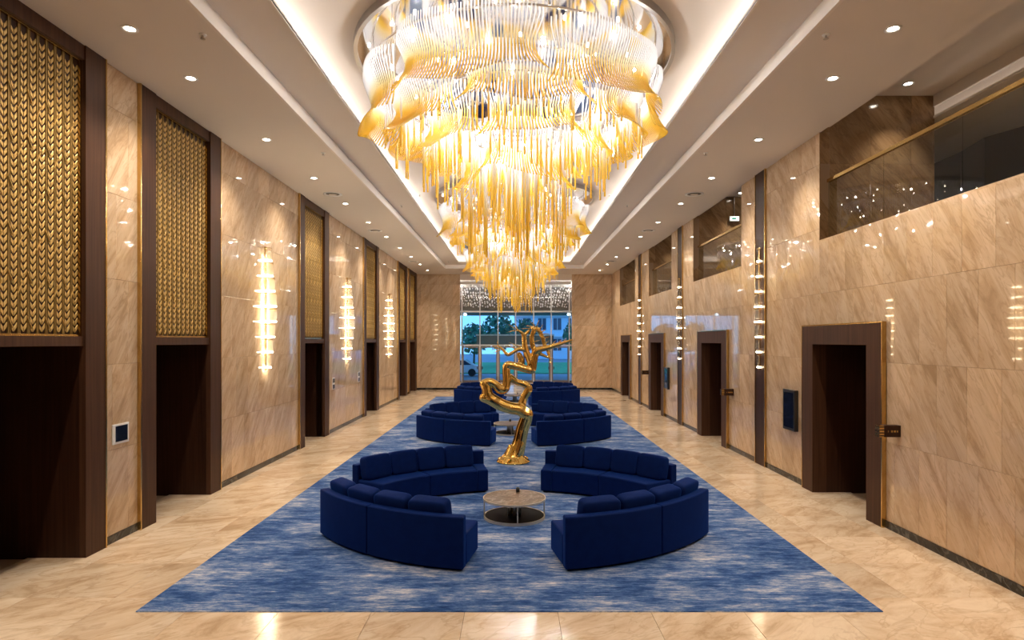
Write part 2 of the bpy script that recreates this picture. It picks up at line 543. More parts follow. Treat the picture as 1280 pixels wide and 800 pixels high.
# black marble baseboards, one run between two doorways
def runs(s0, s1, cuts):
    out = []; s = s0
    for a, b in sorted(cuts):
        if a > s: out.append((s, a))
        s = max(s, b)
    if s1 > s: out.append((s, s1))
    return out
def baseboard(name, sgn, cuts):
    root = struct(link(name, None))
    for (a, b) in runs(Y0, Y1, cuts):
        k = max(1, round((b - a) / 1.15))
        for i in range(k):
            p0, p1 = a + (b - a) * i / k, a + (b - a) * (i + 1) / k
            x = sgn * XW
            MB().box(min(x - sgn * 0.012, x), max(x - sgn * 0.012, x), p0 + 0.002, p1 - 0.002, 0.0, 0.118).build('baseboard_stone', M_BLACKST, root)
baseboard('baseboard_left', -1, [(c - HP, c + HP) for c in LEFT_DOORS])
baseboard('baseboard_right', 1, [(c - HD, c + HD) for c in RIGHT_DOORS] + [(c - 0.3, c + 0.3) for c in PIL])
bb = struct(link('baseboard_back', None))
for a, b in ((-XW + 0.013, XE0), (XE1, XW - 0.013)):
    for i in range(2):
        MB().box(a + (b - a) * i / 2 + 0.002, a + (b - a) * (i + 1) / 2 - 0.002, Y1 - 0.012, Y1, 0, 0.118).build('baseboard_stone', M_BLACKST, bb)

# ------------------------------------------------------------------ left portals with gold lattice over them
def leaf_lattice(y0, y1, z0, z1, x):
    """woven wheat-ear lattice: columns of slanted leaves between flat bars"""
    mb = MB(); bars = []
    n = 12
    w = (y1 - y0) / n
    pitch = 0.094
    for i in range(n):
        a = y0 + i * w
        bars.append((a, a + w * 0.28))
        cy = a + w * 0.64
        z = z0 + 0.02
        k = 0
        while z < z1 - 0.118:
            for sg in (-1, 1):
                ya, yb = cy + sg * 0.006, cy + sg * w * 0.345
                dz = 0.060
                t = 0.058
                v = [(x, ya, z), (x, yb, z + dz), (x, yb, z + dz + t), (x, ya, z + t),
                     (x + 0.007, ya, z + 0.004), (x + 0.007, yb, z + dz), (x + 0.007, yb, z + dz + t - 0.012), (x + 0.007, ya, z + t - 0.004)]
                mb.add(v, [(4, 5, 6, 7), (0, 1, 5, 4), (1, 2, 6, 5), (2, 3, 7, 6), (3, 0, 4, 7)])
            z += pitch; k += 1
        # slender diagonal twigs that cross the bars
        z = z0 + 0.2 + (i % 2) * 0.28
        while z < z1 - 0.3:
            up = 1 if i % 2 else -1
            ya, yb = a - w * 0.05, a + w * 0.42
            za, zb = z, z + up * 0.14
            h = 0.016
            v = [(x, ya, za), (x, yb, zb), (x, yb, zb + h), (x, ya, za + h), (x + 0.026, ya, za), (x + 0.026, yb, zb), (x + 0.026, yb, zb + h), (x + 0.026, ya, za + h)]
            mb.add(v, [(4, 5, 6, 7), (0, 1, 5, 4), (1, 2, 6, 5), (2, 3, 7, 6), (3, 0, 4, 7)])
            z += 0.56
    return mb, bars
LZ0, LZ1 = 3.06, 6.88
LB = (-XW - 0.05)
lm, lbars = leaf_lattice(-0.87, 0.87, LZ0 + 0.03, LZ1 - 0.03, LB)
lmesh = lm.mesh('lattice_leaves', M_LATT, fix=False)
bar_mesh = MB().box(LB, LB + 0.010, -0.0203, 0.0203, LZ0 + 0.03, LZ1 - 0.03).box(LB + 0.010, LB + 0.016, -0.0203, -0.0143, LZ0 + 0.03, LZ1 - 0.03).box(LB + 0.010, LB + 0.016, 0.0143, 0.0203, LZ0 + 0.03, LZ1 - 0.03).mesh('lattice_bar', M_LATT2)
half_mesh = MB().box(-XW - 0.22, -XW + 0.05, -0.2, 0.2, 0, ZC).mesh('pilaster', M_WOOD)
for i, c in enumerate(LEFT_DOORS):
    d = struct(link('door_%d' % (i + 1), None, None, (0, c, 0)))
    for s in (-1, 1):
        q = link('pilaster', half_mesh, d, (0, s * 1.1, 0))
        e = s * HP
        MB().box(-XW, -XW + 0.058, min(e, e + s * 0.028), max(e, e + s * 0.028), 0, ZC).build('brass_trim', M_BRASS, d)
        MB().box(-7.35, -XW - 0.04, min(s * 0.9, s * 0.96), max(s * 0.9, s * 0.96), -0.1, 2.94).build('reveal', M_WOODD, d)
    MB().box(-XW - 0.22, -XW + 0.03, -0.9, 0.9, LZ1, ZC).build('head_board', M_WOOD, d)
    MB().box(-7.35, -XW + 0.02, -0.9, 0.9, 2.93, LZ0).build('lintel', M_WOOD, d)
    MB().box(-7.41, -7.35, -0.96, 0.96, -0.1, 3.0).build('door_leaf', M_WOODD, d)
    MB().box(-XW - 0.12, LB - 0.001, -0.9, 0.9, LZ0, LZ1).build('lattice_backing', M_WOODD, d)
    fr = MB()
    for (a, b, z0, z1) in ((-0.9, -0.872, LZ0, LZ1), (0.872, 0.9, LZ0, LZ1), (-0.872, 0.872, LZ0, LZ0 + 0.028), (-0.872, 0.872, LZ1 - 0.028, LZ1)):
        fr.box(LB, LB + 0.04, a, b, z0, z1)
    fo = fr.build('lattice_frame', M_BRASS, d)
    lo = link('lattice_leaves', lmesh, d); lo['kind'] = 'stuff'
    for (a, b) in lbars: link('lattice_bar', bar_mesh, d, (0, (a + b) / 2, 0))

# ------------------------------------------------------------------ right portals
for i, c in enumerate(RIGHT_DOORS):
    d = struct(link('door_%d' % (i + 7), None, None, (0, c, 0)))
    xf = XW - 0.07
    for s in (-1, 1):
        MB().box(xf, XW + 0.2, min(s * 0.92, s * HD), max(s * 0.92, s * HD), 0, 3.29).build('jamb', M_WOOD, d)
        e = s * HD
        MB().box(xf - 0.004, XW, min(e, e + s * 0.025), max(e, e + s * 0.025), 0, 3.315).build('brass_trim', M_BRASS, d)
        MB().box(XW + 0.2, 7.3, min(s * 0.92, s * 0.98), max(s * 0.92, s * 0.98), -0.1, 2.95).build('reveal', M_WOODD, d)
    MB().box(xf, XW + 0.2, -0.92, 0.92, 2.93, 3.29).build('lintel', M_WOOD, d)
    MB().box(xf - 0.004, XW, -HD, HD, 3.29, 3.315).build('brass_trim', M_BRASS, d)
    MB().box(XW + 0.2, 7.3, -0.92, 0.92, 2.93, 2.99).build('soffit', M_WOODD, d)
    MB().box(7.3, 7.36, -0.98, 0.98, -0.1, 2.99).build('door_leaf', M_WOODD, d)
for i, c in enumerate(PIL):
    t = struct(link('trim_%d' % (i + 1), None, None, (0, c, 0)))
    MB().box(XW - 0.03, XW + 0.02, -0.27, 0.27, 0, ZC).build('wood_strip', M_WOODD, t)
    for s in (-1, 1):
        MB().box(XW - 0.045, XW + 0.02, min(s * 0.27, s * 0.3), max(s * 0.27, s * 0.3), 0, ZC).build('brass_trim', M_BRASS, t)

# ------------------------------------------------------------------ upper gallery behind the right wall
gal = struct(MB().box(XW + 0.2, 10.8, 2.0, Y1, 4.72, 4.9).build('floor_gallery', M_FLOOR))
cg = MB().box(XW + 0.02, 8.7, 2.0, Y1, 7.8, 7.9).box(8.2, 10.8, 2.0, Y1, 7.35, 7.40).box(8.2, 8.26, 2.0, Y1, 7.58, 7.8).box(8.6, 8.7, 2.0, Y1, 7.40, 7.8)
struct(cg.build('ceiling_gallery', M_PAINT))
fa = MB().box(XW + 0.02, XW + 0.2, Y0, Y1, ZC + 0.1, 7.85)
struct(fa.build('trim_fascia', M_PAINT))
led = MB().box(8.44, 8.50, 2.2, Y1 - 0.2, 7.402, 7.43).build('gallery_cove_light', emit('gallery_led', (1, 0.88, 0.76), 2.5))
tag(led, 'long pale cove light strip along the gallery bulkhead', 'light')
for (a, b) in BALC:
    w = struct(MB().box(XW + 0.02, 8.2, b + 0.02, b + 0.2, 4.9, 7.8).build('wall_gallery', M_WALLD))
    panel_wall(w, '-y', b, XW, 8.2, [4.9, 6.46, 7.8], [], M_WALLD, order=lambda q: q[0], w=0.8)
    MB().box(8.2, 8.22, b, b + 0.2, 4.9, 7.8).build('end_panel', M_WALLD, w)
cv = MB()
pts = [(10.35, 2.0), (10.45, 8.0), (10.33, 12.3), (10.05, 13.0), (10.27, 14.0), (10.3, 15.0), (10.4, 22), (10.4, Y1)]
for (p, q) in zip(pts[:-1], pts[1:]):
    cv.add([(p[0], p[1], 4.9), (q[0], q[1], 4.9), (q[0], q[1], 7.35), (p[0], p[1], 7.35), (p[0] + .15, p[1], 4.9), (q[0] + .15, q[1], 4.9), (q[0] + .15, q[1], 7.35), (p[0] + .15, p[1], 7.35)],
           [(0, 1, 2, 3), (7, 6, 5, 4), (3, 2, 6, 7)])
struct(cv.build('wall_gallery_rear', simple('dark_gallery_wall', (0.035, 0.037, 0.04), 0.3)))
struct(MB().box(XW + 0.2, 10.8, 1.8, 2.0, 4.9, 7.9).build('wall_gallery_near', M_PAINT))

XG = 6.15
names = ['nearest', 'second', 'third', 'farthest']
for i, (a, b) in enumerate(BALC):
    t = thing('glass_balustrade', 'glass balustrade with brass handrail in the %s gallery opening' % names[i], 'railing', (XG, b, ZB), 0, 'gallery balustrades on the right')
    k = max(2, round((b - a) / 1.85))
    L = (b - a) / k
    for j in range(k):
        MB().box(-0.008, 0.008, -(j + 1) * L + 0.006, -j * L - 0.006, -0.06, 1.13).build('glass_pane', M_PANED if i == 0 else M_PANE, t)
    MB().box(-0.035, 0.035, -(b - a), 0, 1.13, 1.19).build('handrail', M_BRASS, t)
    MB().box(-0.03, 0.03, -(b - a), 0, -0.07, -0.0).build('base_channel', M_STEEL, t)
sill = struct(link('trim_4', None))
for (a, b) in BALC:
    MB().box(XW, XW + 0.26, a, b, ZB - 0.03, ZB - 0.005).build('sill_stone', M_WALL, sill)

# ================================================================== CEILING
ce = MB()
XS, XL = 3.90, 3.07           # step edge, cove lip
YS0, YS1 = -5.2, 34.3
YL0, YL1 = -4.4, 33.4
ZS = ZC + 0.22
ZT = 7.62
ce.box(-XW - 0.2, -XS - 0.05, Y0, Y1 + 0.25, ZC, ZC + 0.1).box(XS + 0.05, XW + 0.02, Y0, Y1 + 0.25, ZC, ZC + 0.1)
ce.box(-XS - 0.05, XS + 0.05, YS1 + 0.05, Y1 + 0.25, ZC, ZC + 0.1).box(-XS - 0.05, XS + 0.05, Y0, YS0 - 0.05, ZC, ZC + 0.1)
ceil = struct(ce.build('ceiling', M_PAINT))
st = MB()
for s in (-1, 1):
    st.box(min(s * XS, s * (XS + 0.05)), max(s * XS, s * (XS + 0.05)), YS0, YS1, ZC, ZS + 0.02)
st.box(-XS, XS, YS1, YS1 + 0.05, ZC, ZS + 0.02).box(-XS, XS, YS0 - 0.05, YS0, ZC, ZS + 0.02)
st.build('step_face', M_PAINT2, ceil)
ib = MB()
for s in (-1, 1):
    ib.box(min(s * XL, s * XS), max(s * XL, s * XS), YS0, YS1, ZS, ZS + 0.03)
ib.box(-XL, XL, YL1, YS1, ZS, ZS + 0.03).box(-XL, XL, YS0, YL0, ZS, ZS + 0.03)
ib.build('inner_band', M_PAINT, ceil)
lp = MB()
for s in (-1, 1):
    lp.box(min(s * XL, s * (XL + 0.03)), max(s * XL, s * (XL + 0.03)), YL0, YL1, ZS - 0.01, ZS + 0.07)
lp.box(-XL, XL, YL1, YL1 + 0.03, ZS - 0.01, ZS + 0.07).box(-XL, XL, YL0 - 0.03, YL0, ZS - 0.01, ZS + 0.07)
lp.build('cove_lip', M_PAINT2, ceil)
up = MB().box(-3.75, 3.75, YS0, YS1, ZT, ZT + 0.1)
for s in (-1, 1):
    up.box(min(s * 3.6, s * 3.75), max(s * 3.6, s * 3.75), YS0, YS1, ZS + 0.03, ZT)
up.box(-3.6, 3.6, 33.95, 34.1, ZS + 0.03, ZT).box(-3.6, 3.6, -5.1, -4.95, ZS + 0.03, ZT)
up.build('coffer', M_PAINT, ceil)
cl = thing('cove_light', 'continuous white light strip hidden in the ceiling cove', 'light', (0, 15, ZS + 0.05))
for s in (-1, 1):
    MB().box(s * 3.34 - 0.05, s * 3.34 + 0.05, YL0 - 15, YL1 - 15, 0.0, 0.03).build('led_strip', M_COVE, cl)
MB().box(-3.28, 3.28, 33.6 - 15, 33.7 - 15, 0, 0.03).build('led_strip', M_COVE, cl)

# ------------------------------------------------------------------ downlights
ring_me = MB().lathe([(0.062, -0.003), (0.095, -0.012), (0.105, -0.006), (0.105, 0.0), (0.062, 0.0), (0.062, -0.003)], 20, caps=False).mesh('trim_ring', M_WHITE, True)
lens_me = MB().lathe([(0.0, -0.002), (0.06, -0.002)], 20, caps=False).mesh('lens', M_LAMP)
sp = bpy.data.lights.new('downlight_lamp', 'SPOT'); sp.energy = W_DOWN; sp.color = WARM; sp.spot_size = R(115); sp.spot_blend = 1.0; sp.shadow_soft_size = 0.05
ORD = ['first', 'second', 'third', 'fourth', 'fifth', 'sixth', 'seventh', 'eighth', 'ninth', 'tenth', 'eleventh', 'twelfth', 'thirteenth']
def downlight(x, y, z, label, group, data=sp):
    t = thing('downlight', label, 'ceiling light', (x, y, z), 0, group)
    link('trim_ring', ring_me, t); link('lens', lens_me, t)
    l = link('lamp', data, t, (0, 0, -0.03))
    return t
DLY = [7.95, 9.45, 12.33, 15.25, 18.1, 20.95, 23.85, 26.7, 29.55, 32.4, 35.2]
for side, x in (('left', -5.03), ('right', 4.95)):
    for i, y in enumerate(DLY):
        downlight(x, y, ZC, 'recessed downlight, %s from the front in the ceiling row beside the %s wall' % (ORD[i], side), 'downlights along the %s wall' % side)
    for y, nm in ((0.4, 'right above'), (3.2, 'just ahead of'), (5.7, 'further ahead of')):
        downlight(x, y, ZC, 'recessed ceiling downlight %s the viewpoint in the %s row' % (nm, side), 'downlights out of view')
sp2 = bpy.data.lights.new('gallery_lamp', 'SPOT'); sp2.energy = 110; sp2.color = WARM; sp2.spot_size = R(85); sp2.spot_blend = 0.8; sp2.shadow_soft_size = 0.04
for i, (a, b) in enumerate(BALC):
    downlight(7.35, b - 0.55, 7.8, 'recessed downlight in the gallery ceiling behind the %s opening' % names[i], 'gallery downlights', sp2)
downlight(7.45, 8.2, 7.8, 'recessed gallery downlight at the top right edge of the photo', 'gallery downlights', sp2)

# round air diffusers, speakers, sprinklers
def vent(x, y, r, label):
    t = thing('air_diffuser', label, 'vent', (x, y, ZC), 0, 'round air diffusers in the ceiling')
    MB().lathe([(r * 0.72, -0.004), (r, -0.014), (r, 0.0)], 28, caps=False).build('diffuser_rim', M_WHITE, t, smooth=True)
    MB().lathe([(0, -0.003), (r * 0.72, -0.003)], 28, caps=False).build('dark_throat', M_BLACK, t)
    MB().lathe([(0.0, -0.028), (r * 0.42, -0.022), (r * 0.42, -0.016), (0, -0.012)], 24, caps=False).build('cone', M_PAINT, t, smooth=True)
for x, y, lb in ((-5.05, 16.9, 'round air diffuser in the left ceiling strip, nearest of the three'), (-5.15, 22.5, 'round air diffuser in the left ceiling strip, middle one'), (-5.2, 31.3, 'round air diffuser in the left ceiling strip, farthest one'),
                 (5.0, 16.9, 'round air diffuser in the right ceiling strip, nearest of the three'), (4.95, 22.5, 'round air diffuser in the right ceiling strip, middle one'), (4.95, 31.2, 'round air diffuser in the right ceiling strip, farthest one')):
    vent(x, y, 0.26, lb)
def sprinkler(x, y, z, label):
    t = thing('sprinkler', label, 'sprinkler', (x, y, z), 0, 'ceiling sprinklers')
    MB().lathe([(0.05, 0), (0.045, -0.012), (0.02, -0.016)], 14, caps=True).build('rosette', M_WHITE, t)
    MB().lathe([(0.012, -0.016), (0.012, -0.05), (0.035, -0.055), (0.035, -0.06)], 10).build('head', M_STEEL, t)
for s, nm in ((-1, 'left'), (1, 'right')):
    for j, y in enumerate((19.3, 32.9)):
        sprinkler(s * 3.58, y, ZS, 'small dark ceiling sprinkler on the %s inner band, %s one' % (nm, ('nearer', 'farther')[j]))
    sprinkler(s * 3.0, 19.2, ZT, 'small ceiling sprinkler inside the coffer beside the %s cove' % nm)
    for j, y in enumerate((8.1, 13.2)):
        sprinkler(s * 4.15, y, ZC, 'small pale sprinkler beside the %s ceiling step, %s one' % (nm, ('nearer', 'farther')[j]))

# ================================================================== SCONCES
def half_drum(r, z0, z1, sgn, n=10):
    mb = MB()
    a0, a1 = (-math.pi / 2, math.pi / 2) if sgn > 0 else (math.pi / 2, 3 * math.pi / 2)
    mb.lathe([(r, z0), (r, z1)], n, (0, 0, 0), a0, a1, caps=False)
    return mb
def frosted():
    m = pane_glass('sconce_glass', (0.97, 0.95, 0.90), 1.35)
    nt = m.node_tree; out = nt.nodes['Material Output']
    src = out.inputs[0].links[0].from_socket
    tl = N(nt, 'ShaderNodeBsdfTranslucent'); tl.inputs[0].default_value = (0.95, 0.93, 0.9, 1)
    mx = N(nt, 'ShaderNodeMixShader'); mx.inputs[0].default_value = 0.035
    nt.links.new(src, mx.inputs[1]); nt.links.new(tl.outputs[0], mx.inputs[2]); nt.links.new(mx.outputs[0], out.inputs[0])
    return m
M_SHADE = frosted()
def sconce(x, y, sgn, label, group):
    t = thing('wall_sconce', label, 'wall lamp', (x, y, 2.30), 0, group)
    MB().box(*sorted((0, sgn * 0.03)), -0.035, 0.035, 0.0, 2.95).build('back_plate', M_BRASS, t)
    rad = [0.15, 0.19, 0.23, 0.27, 0.27, 0.23, 0.19, 0.16]
    if sgn < 0: rad = [q * 0.5 for q in rad]
    h = 2.92 / 8
    for k in range(8):
        r = rad[k]
        z0 = 0.01 + k * h
        d = half_drum(r, z0 + 0.03, z0 + h - 0.02, sgn).build('glass_shade', M_SHADE, t, smooth=True)
        mb = MB()
        a0, a1 = (-math.pi / 2, math.pi / 2) if sgn > 0 else (math.pi / 2, 3 * math.pi / 2)
        mb.lathe([(0.0, z0 + 0.04), (r * 0.96, z0 + 0.04), (r * 0.96, z0 + 0.065), (0.0, z0 + 0.065)], 10, (0, 0, 0), a0, a1, caps=False)
        mb.build('light_bar', M_SCON, t)
        mb = MB().lathe([(r * 0.93, z0 + h - 0.02), (r * 1.02, z0 + h - 0.02), (r * 1.02, z0 + h - 0.008), (r * 0.93, z0 + h - 0.008)], 10, (0, 0, 0), a0, a1, caps=False)
        mb.build('brass_hoop', M_BRASS, t)
for i, y in enumerate((14.55, 21.65, 28.9)):
    sconce(-XW, y, 1, '%s stacked glass wall sconce on the marble of the left wall' % ('tall nearest', 'tall middle', 'tall farthest')[i], 'sconces on the left wall')
for i, y in enumerate(PIL):
    sconce(XW - 0.03, y, -1, '%s stacked glass wall sconce on a dark wood strip of the right wall' % ('tall nearest', 'tall middle', 'tall farthest')[i], 'sconces on the right wall')

# ================================================================== CHANDELIERS
def prof(t):
    ks = [0, .08, .2, .35, .5, .65, .8, .92, 1.0]
    vs = [.09, .105, .07, .01, -.04, -.03, .03, .11, .17]
    return float(np.interp(t, ks, vs))
TN, TS = 9, 6
def unit_tube(curved, rad=0.0110, n=TN):
    V = []; T = []
    for i in range(n):
        t = i / (n - 1)
        x = prof(t) if curved else 0.0
        rr = rad * (1.0 if curved else 1.3)
        for k in range(TS):
            a = 2 * math.pi * k / TS
            V.append((x + rr * math.cos(a), rr * math.sin(a), -t)); T.append(t)
    F = []
    for i in range(n - 1):
        for k in range(TS):
            F.append((i * TS + k, (i + 1) * TS + k, (i + 1) * TS + (k + 1) % TS, i * TS + (k + 1) % TS))
    F.append(tuple((n - 1) * TS + k for k in range(TS)))
    return np.array(V), np.array(T), F
CUR = unit_tube(True); STR = unit_tube(False, n=4)
def tube_mesh(name, proto, mats):
    """one mesh from many placed copies of a unit tube"""
    V, T, F = proto
    n = len(V)
    vs = np.concatenate([V @ M[:3, :3].T + M[:3, 3] for M in mats])
    me = bpy.data.meshes.new(name)
    k = len(mats)
    quads = np.array([f for f in F if len(f) == 4])
    caps = np.array([f for f in F if len(f) != 4])
    offs = (np.arange(k) * n)[:, None, None]
    q = (quads[None] + offs).reshape(-1); c = (caps[None] + offs).reshape(-1)
    nq, nc = len(quads) * k, len(caps) * k
    me.vertices.add(len(vs)); me.vertices.foreach_set('co', vs.astype(np.float32).reshape(-1))
    me.loops.add(len(q) + len(c)); me.loops.foreach_set('vertex_index', np.concatenate([q, c]).astype(np.int32))
    me.polygons.add(nq + nc)
    ls = np.concatenate([np.arange(nq) * 4, nq * 4 + np.arange(nc) * caps.shape[1]])
    me.polygons.foreach_set('loop_start', ls.astype(np.int32))
    me.polygons.foreach_set('use_smooth', np.ones(nq + nc, dtype=bool))
    me.update(calc_edges=True); me.validate()
    at = me.attributes.new('along', 'FLOAT', 'POINT')
    at.data.foreach_set('value', np.tile(T, k).astype(np.float32))
    me.materials.append(M_TUBE)
    return me
def place(x, y, z, ang, L, s=1.0):
    ca, sa = math.cos(ang), math.sin(ang)
    M = np.eye(4)
    M[:3, :3] = np.array([[ca * s, -sa * s, 0], [sa * s, ca * s, 0], [0, 0, L]])
    M[:3, 3] = (x, y, z)
    return M
ZP = 7.52
#        radius, top z, length, clusters, tubes per cluster, phase, rods per cluster, rod bottoms
TIERS = [(2.32, 7.27, 0.86, 6, 50, -1.379, 0, 0, 0),
         (1.98, 6.92, 0.72, 6, 42, -0.95, 18, 5.85, 6.2),
         (1.42, 6.82, 0.82, 5, 38, -1.95, 15, 5.3, 5.75),
         (0.82, 6.34, 0.82, 4, 30, -0.80, 15, 4.35, 5.0)]
cur_unit = tube_mesh('glass_tube', CUR, [np.eye(4)])
str_unit = tube_mesh('glass_rod', STR, [np.eye(4)])
wire_me = MB().lathe([(0.006, 0.0), (0.006, 1.0)], 6).mesh('hanger', M_CHROME)
cw = ['nearest', 'middle', 'farthest']
pl = bpy.data.lights.new('chandelier_lamp', 'POINT'); pl.energy = W_CHAND; pl.color = WARM2; pl.shadow_soft_size = 0.018
pl2 = pl.copy(); pl2.energy = W_CHAND * 0.62
for ci, cy in enumerate(CHY):
    rng = random.Random(40 + ci)
    t = thing('chandelier', '%s huge tiered chandelier of clear and amber glass tubes under a mirrored plate' % cw[ci], 'chandelier', (0, cy, 0), 0, 'chandeliers in the ceiling coffer')
    MB().lathe([(0.0, ZP), (2.5, ZP), (2.52, ZP + 0.03), (2.52, ZT), (0.0, ZT)], 64, caps=False).build('mirror_plate', M_CHROME, t)
    MB().lathe([(2.50, ZP - 0.02), (2.56, ZP - 0.02), (2.56, ZT), (2.50, ZT), (2.50, ZP - 0.02)], 64, caps=False).build('plate_rim', M_STEEL, t)
    bulb = MB().lathe([(0, -0.035), (0.016, -0.026), (0.019, -0.01), (0.014, 0.0)], 10, caps=False).mesh('bulb', M_BULB, True)
    for k in range(26):
        a = k * 2.39996; r = 0.45 + 1.9 * math.sqrt((k + 0.5) / 26)
        link('bulb', bulb, t, (r * math.cos(a), r * math.sin(a), ZP))
    tubes = []; rods = []
    for (r0, zt, L, nc, nt_, ph, nr, rb0, rb1) in TIERS:
        MB().lathe([(r0 - 0.05 + 0.018 * math.cos(q * math.pi / 4), zt + 0.01 + 0.018 * math.sin(q * math.pi / 4)) for q in range(9)], 48, caps=False).build('tier_ring', M_CHROME, t, smooth=True)
        for k in range(6):
            a = k * math.pi / 3 + ph
            link('hanger', wire_me, t, ((r0 - 0.05) * math.cos(a), (r0 - 0.05) * math.sin(a), zt)).scale = (1, 1, ZP - zt)
        for c in range(nc):
            a0 = ph + 2 * math.pi * c / nc; da = 2 * math.pi / nc
            zc = zt + (0.04 if c % 2 else -0.05)
            sgl = rng.uniform(0.93, 1.07)
            for k in range(nt_):
                u = (k + 0.5) / nt_; w = 2 * u - 1
                a = a0 + da * (0.045 + 0.91 * u)
                rr = r0 - (0.16 if r0 > 1.2 else 0.10) * abs(w) ** 4
                dirn = a + (abs(w) ** 6) * math.copysign(R(62), w)
                ll = L * sgl * (1.0 + 0.10 * math.sin(6 * u + c))
                tubes.append(place(rr * math.cos(a), rr * math.sin(a), zc - 0.05 * w * w + 0.03 * math.sin(9 * u), dirn, ll))
            for k in range(nr):
                u = (k + 0.5) / nr
                a = a0 + da * (0.08 + 0.84 * u)
                rr = r0 + rng.uniform(-0.28, 0.12)
                zb = rb0 + (rb1 - rb0) * (0.5 + 0.5 * math.sin(c * 2.1 + u * 7.0)) + rng.uniform(-0.08, 0.08)
                zr = zt - L * 0.5
                rods.append(place(rr * math.cos(a), rr * math.sin(a), zr, 0.0, zr - zb))
    rng2 = random.Random(5)
    for k in range(26):
        a = k * 2.4; rr = 0.62 * math.sqrt((k + 0.5) / 26)
        zb = 4.55 + 0.75 * rr / 0.62 + rng.uniform(-0.08, 0.12)
        rods.append(place(rr * math.cos(a), rr * math.sin(a), 6.1, 0, 6.1 - zb))
    # the ones that show largest (nearest the viewer) singly, the others as one mass
    for nm, lst, proto, unit, lim in (('glass_tube', tubes, CUR, cur_unit, 300), ('glass_rod', rods, STR, str_unit, 200)):
        lst.sort(key=lambda M: M[1, 3] + abs(M[0, 3]) * 0.1)
        if ci == 0: one, rest_ = lst[:lim], lst[lim:]
        else: one, rest_ = [], lst
        for M in one:
            o = link(nm, unit, t); o.matrix_local = Matrix([list(r_) for r_ in M])
        if rest_:
            o = link(nm + '_mass', tube_mesh(nm + '_mass', proto, rest_), t); o['kind'] = 'stuff'
    for (n_, r_, z_) in ((9, 2.1, ZP - 0.12), (9, 1.72, 6.85), (7, 1.15, 6.6), (5, 0.5, 6.1)):
        for k in range(n_):
            a = k * 2 * math.pi / n_ + 0.2
            link('lamp', pl if r_ > 2 else pl2, t, (r_ * math.cos(a), r_ * math.sin(a), z_))

# ================================================================== SOFAS
M_PIPE = simple('sofa_piping', (0.012, 0.045, 0.20), 0.6)
def make_sofa(sgn):
    """sgn -1: the quarter in front on the left of a ring, +1: on the right"""
    mid = 33.0
    ox, oy = -3.2 * math.sin(R(mid)), 1.1 - 3.2 * math.cos(R(mid))
    def A(r0, r1, a0, a1, z0, z1, n=12):
        mb = MB().arc(-ox, 1.1 - oy, r0, r1, a0, a1, z0, z1, n)
        return fin(mb)
    def fin(mb):
        if sgn > 0: mb.v = [(-x, y, z) for x, y, z in mb.v]
        return mb
    t = thing('sofa', 'x', 'sofa', (0, 0, 0), 0, 'curved navy sofas in three rings')
    A(2.90, 3.56, 11.2, 55.3, 0.012, 0.05).build('plinth', M_BLACK, t)
    for (a0, a1) in ((10.5, 34.35), (34.55, 56.0)):
        A(3.47, 3.62, a0, a1, 0.04, 0.72).build('back_panel', M_VELVET, t, bevel=0.022, seg=3, smooth=False)
    for (a0, a1) in ((14.85, 34.4), (34.5, 56.0)):
        A(2.815, 3.468, a0, a1, 0.045, 0.455).build('seat', M_VELVET, t, bevel=0.03, seg=3)
    A(2.815, 3.468, 10.5, 14.75, 0.045, 0.46, 4).build('arm_block', M_VELVET, t, bevel=0.028, seg=3)
    for k in range(4):
        a = 19.9 + k * 10.15
        ang = R(a)
        px, py = -3.35 * math.sin(ang) - ox, 1.1 - 3.35 * math.cos(ang) - oy
        M = Matrix.Translation((px, py, 0.655)) @ Matrix.Rotation(-ang, 4, 'Z') @ Matrix.Rotation(R(11), 4, 'X')
        mb = MB().superbox(0.292, 0.115, 0.225, 0.30, 28, 14, M)
        # a little swelling in the middle of the cushion
        o = fin(mb).build('back_cushion', M_VELVET, t, smooth=True)
    for o in t.children:
        for p in o.data.polygons: p.use_smooth = True
        if o.modifiers:
            w = o.modifiers.new('wn', 'WEIGHTED_NORMAL'); w.keep_sharp = False
    t['off'] = (ox * (1 if sgn < 0 else -1), oy)
    return t
FL = make_sofa(-1); FR = make_sofa(1)
rn = ['nearest', 'middle', 'farthest']
for ri, (rx, ry) in enumerate(RINGS):
    for (src, rz, nm) in ((FL, 0, 'front left, back turned to the viewer'), (FR, 0, 'front right, back turned to the viewer'), (FR, math.pi, 'rear left, seat facing the viewer'), (FL, math.pi, 'rear right, seat facing the viewer')):
        ox, oy = src['off']
        c, s = math.cos(rz), math.sin(rz)
        loc = (rx + ox * c - oy * s, ry + ox * s + oy * c, 0)
        lb = 'curved navy velvet sofa of the %s ring, %s' % (rn[ri], nm)
        if ri == 0 and rz == 0: src.location = loc; src['label'] = lb
        else: dup(src, loc, rz, lb)
for o in bpy.data.objects:
    if 'off' in o: del o['off']

